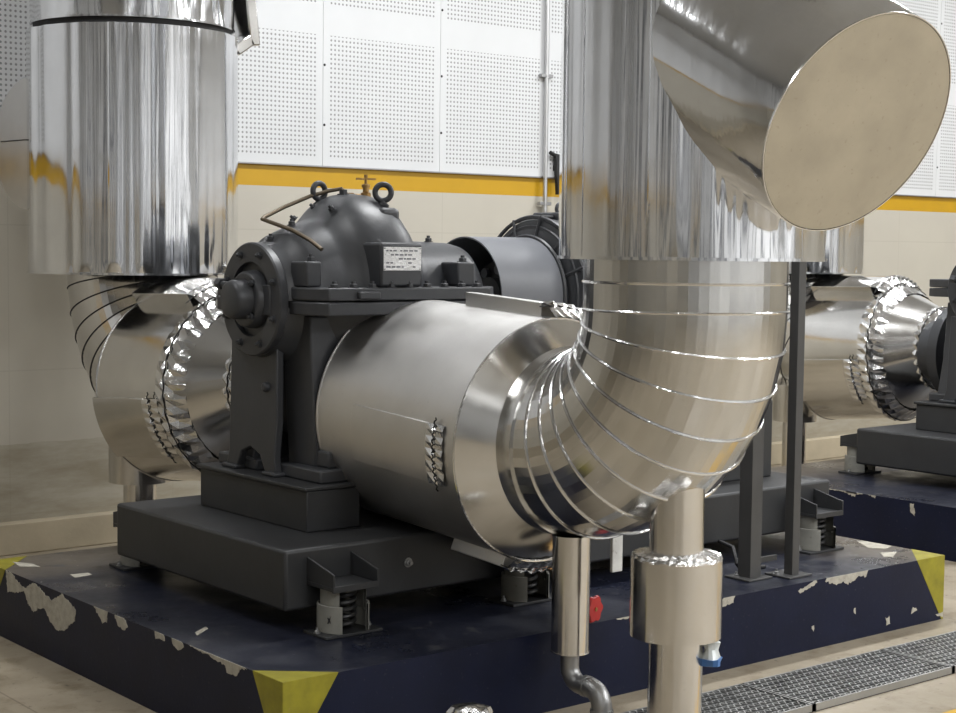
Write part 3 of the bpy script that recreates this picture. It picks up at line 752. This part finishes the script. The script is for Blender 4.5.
# ------------------------------------------------------------------ discharge pipe (front right)
dp = thing('discharge_pipe', (1.23, -.6, 0), 'big aluminium clad pipe with barrel, ringed elbow and beige ended drum, in front at right', 'pipe')
A, B = (1.186, .05, 1.0), (1.192, .93, 1.05)
An, nn, uu, ww = frame_of(A, B)
m = MB(); m.lathe(An, nn, [(0, .445), (.001, .453), (.014, .453), (.0145, .451), (.3, .451), (.6, .4515), (.872, .452), (.8725, .455), (.88, .455), (.88, .30)], 128, uu, w=ww)
bar = build('barrel', m, ALU_BARREL, dp, smooth=25)
m = MB(); m.loft(An, nn, .4505, (1.194, -.04, 1.008), (0, 1, 0), .3455); ec = build('end_cover', m, ALU_BARREL2, bar, smooth=25)
b = MB(); b.ring(An, nn, .4525, .004, 96, 6, uu); build('edge_roll', b, ALU_PLEAT, ec)
saddle(A, B, .4515, 91, 40, .052, .08, .53, bar, .08, ALU_BARREL, .085)
saddle(A, B, .4515, 171, 199, .009, .155, .63, bar, .155, ALU_BARREL, .095)
saddle(A, B, .4515, -109, -68, .045, .05, .36, bar, .05, ALU_BARREL, .06)
# short throat, elbow, riser
m = MB(); m.lathe((1.194, .05, 1.008), (0, -1, 0), [(.05, .3455), (.10, .3455), (.162, .3455), (.162, .336)], 96, (1, 0, 0)); build('throat', m, ALU_ELBOW, dp, smooth=25)
el, secs = lobster('elbow', (1.198, -.105, 1.010), .495, .341, 9, dp, ALU_ELBOW, -1, .0052, ztop=1.70)
bm_ = MB(); bm_.ring((1.198, -.6, 1.597), (0, 0, 1), .342, .0052, 72, 6, (1, 0, 0)); build('seam_bead', bm_, ALU_PLEAT, el)
riser('riser', 1.222, -.6, 1.672, 5.19, .441, 11, dp, math.radians(205))
# strainer drum
ph, de = math.radians(-95.5), math.radians(27.7)
nd = V((math.cos(de) * math.cos(ph), math.cos(de) * math.sin(ph), -math.sin(de))); o0 = V((1.232, -.6, 2.459))
m = MB(); wf = wrinkle(5, .0012)
m.lathe(o0, nd, [(.05, .408), (.2, .394), (.4, .378), (.6, .364), (.812, .351), (.817, .349)], 160, (1, 0, 0), rf=wf)
dr = build('strainer_drum', m, ALU_RISER, dp, smooth=60)
m = MB(); m.lathe(o0, nd, [(.79, .346), (.818, .346), (.818, 0)], 96, (1, 0, 0)); build('end_board', m, CREAMCAP, dr, label='flat beige round end board')
rr = random.Random(9)
m = MB(); m.lathe(o0, nd, [(.812, .351), (.819, .3515), (.819, .348)], 96, (1, 0, 0)); build('rim', m, ALU_BARREL2, dr)

# support leg under the elbow
t = thing('pipe_support', (1.19, -.60, 0), 'round aluminium clad support leg with fat sleeve under the ringed elbow', 'pipe support')
x, y = 1.187, -.6
def fl(a, t_, r): return r
wf2 = wrinkle(21, .0008); wrs = wrinkle(23, .0012)
m = MB(); m.lathe((x - .006, y, 0), (0, 0, 1), [(.62, .092), (.8, .092), (.93, .092), (.95, .092)], 96, (1, 0, 0), rf=wf2); build('upper_tube', m, ALU_TUBE, t, smooth=60)
m = MB(); m.lathe((x, y, 0), (0, 0, 1), [(0, .0), (0, .092), (.2, .092), (.45, .092)], 96, (1, 0, 0), rf=lambda a, q, r: wf2(a + 1, q, r) if r else r); build('lower_tube', m, ALU_TUBE, t, smooth=60)
m = MB(); m.lathe((x - .003, y, 0), (0, 0, 1), [(.402, .08), (.402, .155), (.5, .155), (.62, .155), (.672, .155), (.6721, .15)], 110, (1, 0, 0), rf=lambda a, q, r: wrs(a, q, r)); sl = build('sleeve', m, ALU_TUBE, t, smooth=28)
m = MB(); K = 52; vs = []; fs = []
for i in range(K):
    a = 2 * PI * i / K; q = .007 if i % 2 else -.002
    for (r, z) in ((.156, .668), (.150, .678 + q * .6), (.118, .678 + q * 1.3), (.095, .682 + q), (.088, .70)): vs.append((x - .003 + r * math.cos(a), y + r * math.sin(a), z))
for i in range(K):
    j = (i + 1) % K
    for k in range(4): fs.append((i * 5 + k, i * 5 + k + 1, j * 5 + k + 1, j * 5 + k))
m.add(vs, fs); build('pleated_top', m, ALU_PLEAT, sl, smooth=0)
# scrap of plastic on the leg
t = thing('plastic_wrap', (1.262, -.70, .30), 'scrap of clear plastic with a blue band stuck under the leg sleeve', 'plastic')
m = MB(); m.lathe((1.264, -.695, .298), (0, .08, 1), [(0, 0), (.005, .025), (.03, .032), (.06, .022), (.085, .03), (.1, .012), (.1, 0)], 14, rf=lambda a, q, r: r * (1 + .22 * math.sin(3 * a + q * 60)))
build('film', m, CLEARP, t)
m = MB(); m.lathe((1.264, -.695, .298), (0, .08, 1), [(.006, .030), (.03, .038), (.03, .030)], 14, rf=lambda a, q, r: r * (1 + .22 * math.sin(3 * a + q * 60))); build('blue_band', m, BLUEP, t)

# condensate drain with galvanised elbows
t = thing('drain_pipe', (1.15, -.27, 0), 'slim aluminium clad drain pipe ending in grey galvanised elbows, left of the support leg', 'pipe')
wf3 = wrinkle(31, .0009)
m = MB(); m.lathe((1.148, -.115, 0), (0, 0, 1), [(.250, .05), (.250, .0715), (.2541, .0715), (.2542, .069), (.3, .069), (.45, .069), (.6, .069), (.672, .069), (.6721, .0715), (.678, .0715), (.6781, .062), (.62, .060)], 80, (1, 0, 0), rf=wf3)
build('clad_tube', m, ALU_TUBE, t, smooth=28)
def arc(c, a, b, r, n=8):
    c = V(c); a = V(a); b = V(b); return [c + a * r * math.cos(PI / 2 * i / n) + b * r * math.sin(PI / 2 * i / n) for i in range(n + 1)]
pt = [V((1.148, -.115, .30))] + arc((1.148, -.175, .20), (0, 1, 0), (0, 0, -1), .06)[0:] + [V((1.148, -.21, .145))]
m = MB().tube(pt, .034, 16); m.lathe((1.148, -.195, .142), (0, -1, 0), [(0, 0), (0, .039), (.02, .039), (.02, 0)], 18); build('pipe_elbow', m, GALV, t)
pt = [V((1.148, -.205, .142))] + arc((1.148, -.225, .082), (0, 0, 1), (0, -1, 0), .06) + [V((1.148, -.285, .06))]
m = MB().tube(pt, .037, 16); m.lathe((1.148, -.285, .055), (0, 0, 1), [(0, 0), (0, .042), (.022, .042), (.022, 0)], 18); build('pipe_elbow', m, GALV, t)
build('down_pipe', MB().cyl((1.148, -.285, 0), (1.148, -.285, .06), .032, 16), GALV, t)

# red gate valve with its white drain stub
t = thing('gate_valve', (1.37, .03, .30), 'small drain valve with a red lobed handwheel behind the slim drain pipe', 'valve')
vx, vy, vz = 1.345, -.03, .363
m = MB(); m.lathe((vx, vy, vz), (.25, -.97, 0), [(-.009, 0), (-.009, .046), (0, .05), (.009, .046), (.009, 0)], 48, rf=lambda a, q, r: r * (1 + .10 * math.cos(6 * a)))
build('handwheel', m, RED, t, label='red handwheel')
build('stem', MB().cyl((vx - .02, vy + .075, vz), (vx + .003, vy - .012, vz), .008, 10), BRASS, t)
m = MB(); m.lathe((vx - .02, vy + .08, .3005), (0, 0, 1), [(0, 0), (0, .02), (.03, .02), (.035, .03), (.09, .03), (.095, .02), (.12, .02), (.12, 0)], 14); build('body', m, BRASS, t)
m = MB(); m.box(1.535, 1.59, .07, .085, .46, .70); stub = build('drain_stub', m, WHITEP, dp, bevel=.003, label='short white flaking drain stub')
m = MB(); m.ring((1.562, .078, .675), (0, 1, 0), .018, .008, 16, 6); build('yellow_tie', m, YELP, stub)

# angle steel posts
t = thing('post_stand', (2.58, .15, .3), 'pair of grey angle steel posts standing on the plinth behind the elbow', 'support stand')
def post(x, y, z1, w=.078):
    m = MB(); L = [(x - w / 2, y), (x + w / 2, y), (x + w / 2, y + .008), (x - w / 2 + .008, y + .008), (x - w / 2 + .008, y + w), (x - w / 2, y + w)]
    m.prism([(a, b, .308) for a, b in L], (0, 0, z1 - .308)); p = build('post', m, POST, t, bevel=.0015)
    m = MB().box(x - .075, x + .075, y - .03, y + .11, .3005, .309); f = build('foot_plate', m, POST, p, bevel=.002)
    for s in (-1, 1): build('anchor_bolt', MB().hexbolt((x + s * .055, y + .06, .309), (0, 0, 1), .011, .01), GALV, f)
post(2.482, .165, 1.98, .07); post(2.668, .10, 1.98, .046)
m = MB(); m.box(2.49, 2.65, .19, .20, .36, .385); build('cross_bar', m, POST, t, bevel=.001)
m = MB(); m.box(2.45, 2.67, .12, .20, 1.98, 1.995); build('top_plate', m, POST, t, bevel=.001)
t = build('black_cable', MB().tube([(2.62, .50, .40), (2.60, .40, .39), (2.57, .36, .36), (2.56, .34, .33), (2.57, .33, .308), (2.70, .30, .308)], .009, 8), BLACK, at=(2.58, .4, .3))
setup(t, 'black cable drooping onto the plinth between the angle posts', 'cable')

# ------------------------------------------------------------------ suction pipes (behind)
def suction(lab):
    t = thing('suction_pipe', (1.138, 3.25, 0), lab, 'pipe', 'clad suction pipes by the back wall')
    A, B = (1.244, 2.3, 1.024), (1.207, 2.88, .992)
    An, nn, uu, ww = frame_of(A, B); L = (V(B) - V(A)).length
    Rf = lambda q: .454 + .026 * q / L
    m = MB(); m.lathe(An, nn, [(0, .44), (0, .456), (.01, .456), (.0105, .454), (L * .33, .4627), (L * .66, .4713), (L, .480), (L, .36)], 128, uu, w=ww); b = build('barrel', m, ALU_BARREL2, t, smooth=25)
    m = MB(); m.ring(V(B), nn, .480, .005, 96, 6, uu); build('edge_roll', m, ALU_PLEAT, b)
    saddle(A, B, Rf, 121, 62, .07, .08, .56, b, .08, ALU_BARREL2, .10)
    o = saddle(A, B, Rf, 184, 222, .018, .17, L + .012, b, .17, ALU_BARREL2, .11)
    m = MB(); D = V((1.225, 1.99, 1.065)); A_mid = V(A).lerp(D, .28) - V((0, 0, .004))
    pleat_ring(A, -nn, .460, .400, -.075, .098, 40, t, 'pleated_collar', .011, mid=.468)
    m.loft(A, nn, .448, A_mid, nn, .398, 2); m.loft(A_mid, nn, .398, D, (0, 1, 0), .262, 5); cone = build('cone', m, ALU_BARREL2, t, smooth=25)
    m = MB(); 
    a = math.radians(188); P0 = V(A) + V((math.cos(a) * .432, -.05, math.sin(a) * .432)); P1 = D + V((math.cos(a) * .262, .02, math.sin(a) * .262))
    m.tube([P0, (P0 + P1) / 2, P1], .004, 6); build('lap_seam', m, ALU_PLEAT, cone)
    pleat_ring(D, (0, -1, 0), .272, .215, -.06, .09, 26, t, 'pleated_collar', .010, mid=.276)
    lobster('elbow', (1.2, 2.66, .99), .62, .385, 9, t, ALU_BARREL2, 1, .0035, ztop=1.62, darkbead=True)
    riser('riser', 1.138, 3.25, 1.553, 2.772, .532, 17, t, math.radians(230), .0075)
    m = MB(); m.lathe((1.138, 3.25, 0), (0, 0, 1), [(2.76, .50), (2.82, .50)], 96); build('joint_gap', m, BLACK, t)
    riser('upper_riser', 1.138, 3.25, 2.803, 5.19, .512, 19, t, math.radians(200), .0075)
    m = MB(); R = Matrix.Rotation(.9, 3, 'Y')
    m.box(1.58, 1.70, 2.98, 3.16, 2.72, 2.78, Matrix.Rotation(-.6, 3, 'Y')); m.box(1.655, 1.715, 2.98, 3.16, 2.75, 3.10, Matrix.Rotation(-.12, 3, 'Y'))
    build('folded_bracket', m, ALU_BARREL2, t, bevel=.008)
    # short capped branch on the left
    nd = V((-.95, -.12, 0)).normalized(); c = V((.64, 3.40, 2.205))
    m = MB(); m.lathe(c, nd, [(-.30, .32), (0, .33), (.004, .334), (.008, .33), (.012, .0)], 72); br = build('branch_cap', m, ALU_BARREL, t, smooth=25)
    w = nd.cross(V((0, 0, 1))).normalized(); p = c + nd * .014 + V((0, 0, .02))
    m = MB(); m.tube([p - w * .26, p + w * .26], .003, 6); build('lap_seam', m, SEALANT, br)
    # clad support leg with sleeve
    m = MB(); m.lathe((1.10, 3.12, 0), (0, 0, 1), [(0, 0), (0, .085), (.3, .085), (.56, .085)], 60); build('leg_tube', m, ALU_TUBE, t)
    m = MB(); m.lathe((1.10, 3.12, 0), (0, 0, 1), [(.485, .08), (.485, .158), (.55, .158), (.75, .158), (.8, .1)], 60); build('leg_sleeve', m, ALU_TUBE, t)
    return t
s1 = suction('aluminium clad suction pipe with tall riser at far left, behind the near pump')
DX = 5.05
dup(s1, (DX + .17, 0, 0), 'aluminium clad suction pipe of the second pump, seen at right behind the riser')
dup(pump1, (DX + .03, 0, 0), 'dark grey pump cut off by the right edge of the picture')
dup(frame1, (DX, 0, 0), 'dark grey steel base frame of the second pump at right edge')
d = dup(iso, (0, 0, 0), 'spring mount in shadow under the left end of the second base frame')
d.location = (.52 + DX, 1.966, .30); d.rotation_euler = (0, 0, PI)
for o in [o for o in bpy.data.objects if o.name.startswith('ink_mark.')]: bpy.data.objects.remove(o)

# ------------------------------------------------------------------ wall services, foil lump
t = thing('wall_conduit', (4.663, 4.02, 1.88), 'thin steel conduit running up the back wall beside a panel seam', 'conduit')
build('tube', MB().cyl((4.663, 4.012, 1.88), (4.663, 4.012, 5.1), .016, 14), STEEL, t)
for z in (2.02, 2.9, 3.9): build('clamp', MB().box(4.61, 4.716, 4.0, 4.034, z - .012, z + .012), GALV, t, bevel=.003)
m = MB(); m.prism([(4.742, 3.99, 2.37), (4.80, 3.99, 2.36), (4.79, 3.99, 2.09), (4.768, 3.99, 2.085)], (0, .03, 0)); m.cyl((4.748, 4.005, 2.355), (4.70, 4.005, 2.375), .014, 10); m.box(4.755, 4.79, 4.0, YW - .02, 2.25, 2.29)
setup(build('wall_hook', m, BLACK, at=(4.76, 4.03, 2.2)), 'black tapered hook on the back wall between conduit and right riser', 'hook')
m = MB(); rr = random.Random(4)
jit = {}
m.lathe((.42, -.44, 0), (0, 0, 1), [(0, 0), (0, .06), (.12, .062), (.215, .064), (.232, .068), (.250, .058), (.258, .03), (.26, 0)], 26, rf=lambda a, q, r: r * (1 + .10 * math.sin(5 * a + q * 40) + .06 * math.sin(11 * a)))
setup(build('foil_stub', m, ALU_PLEAT, at=(.42, -.44, 0), smooth=25), 'crumpled foil covered pipe stub peeking in at the bottom edge', 'pipe stub')

# ------------------------------------------------------------------ camera, render look
Mr = ((0.7745150994385662, -0.632456589984099, 0.011181347295971833), (-0.03431183223897433, -0.05965606236167006, -0.9976291156496511), (0.6316241437042067, 0.7722951611975732, -0.06790526548613036))
cam = bpy.data.cameras.new('camera'); co = bpy.data.objects.new('camera', cam); C.objects.link(co)
cam.sensor_width = 36; cam.lens = 1584.68 / 956 * 36; cam.clip_start = .05; cam.clip_end = 100
X, Yd, Z = (V(r) for r in Mr)
Rm = Matrix((X, -Yd, -Z)).transposed().to_4x4(); Rm.translation = V((-2.69930, -4.27423, 1.70194))
co.matrix_world = Rm
bpy.context.scene.camera = co
w = bpy.data.worlds.new('hall_air'); bpy.context.scene.world = w; w.use_nodes = True
w.node_tree.nodes['Background'].inputs[0].default_value = (.6, .62, .65, 1); w.node_tree.nodes['Background'].inputs[1].default_value = .2
vs = bpy.context.scene.view_settings
vs.view_transform = 'Standard'; vs.look = 'None'; vs.exposure = -0.06; vs.gamma = 1
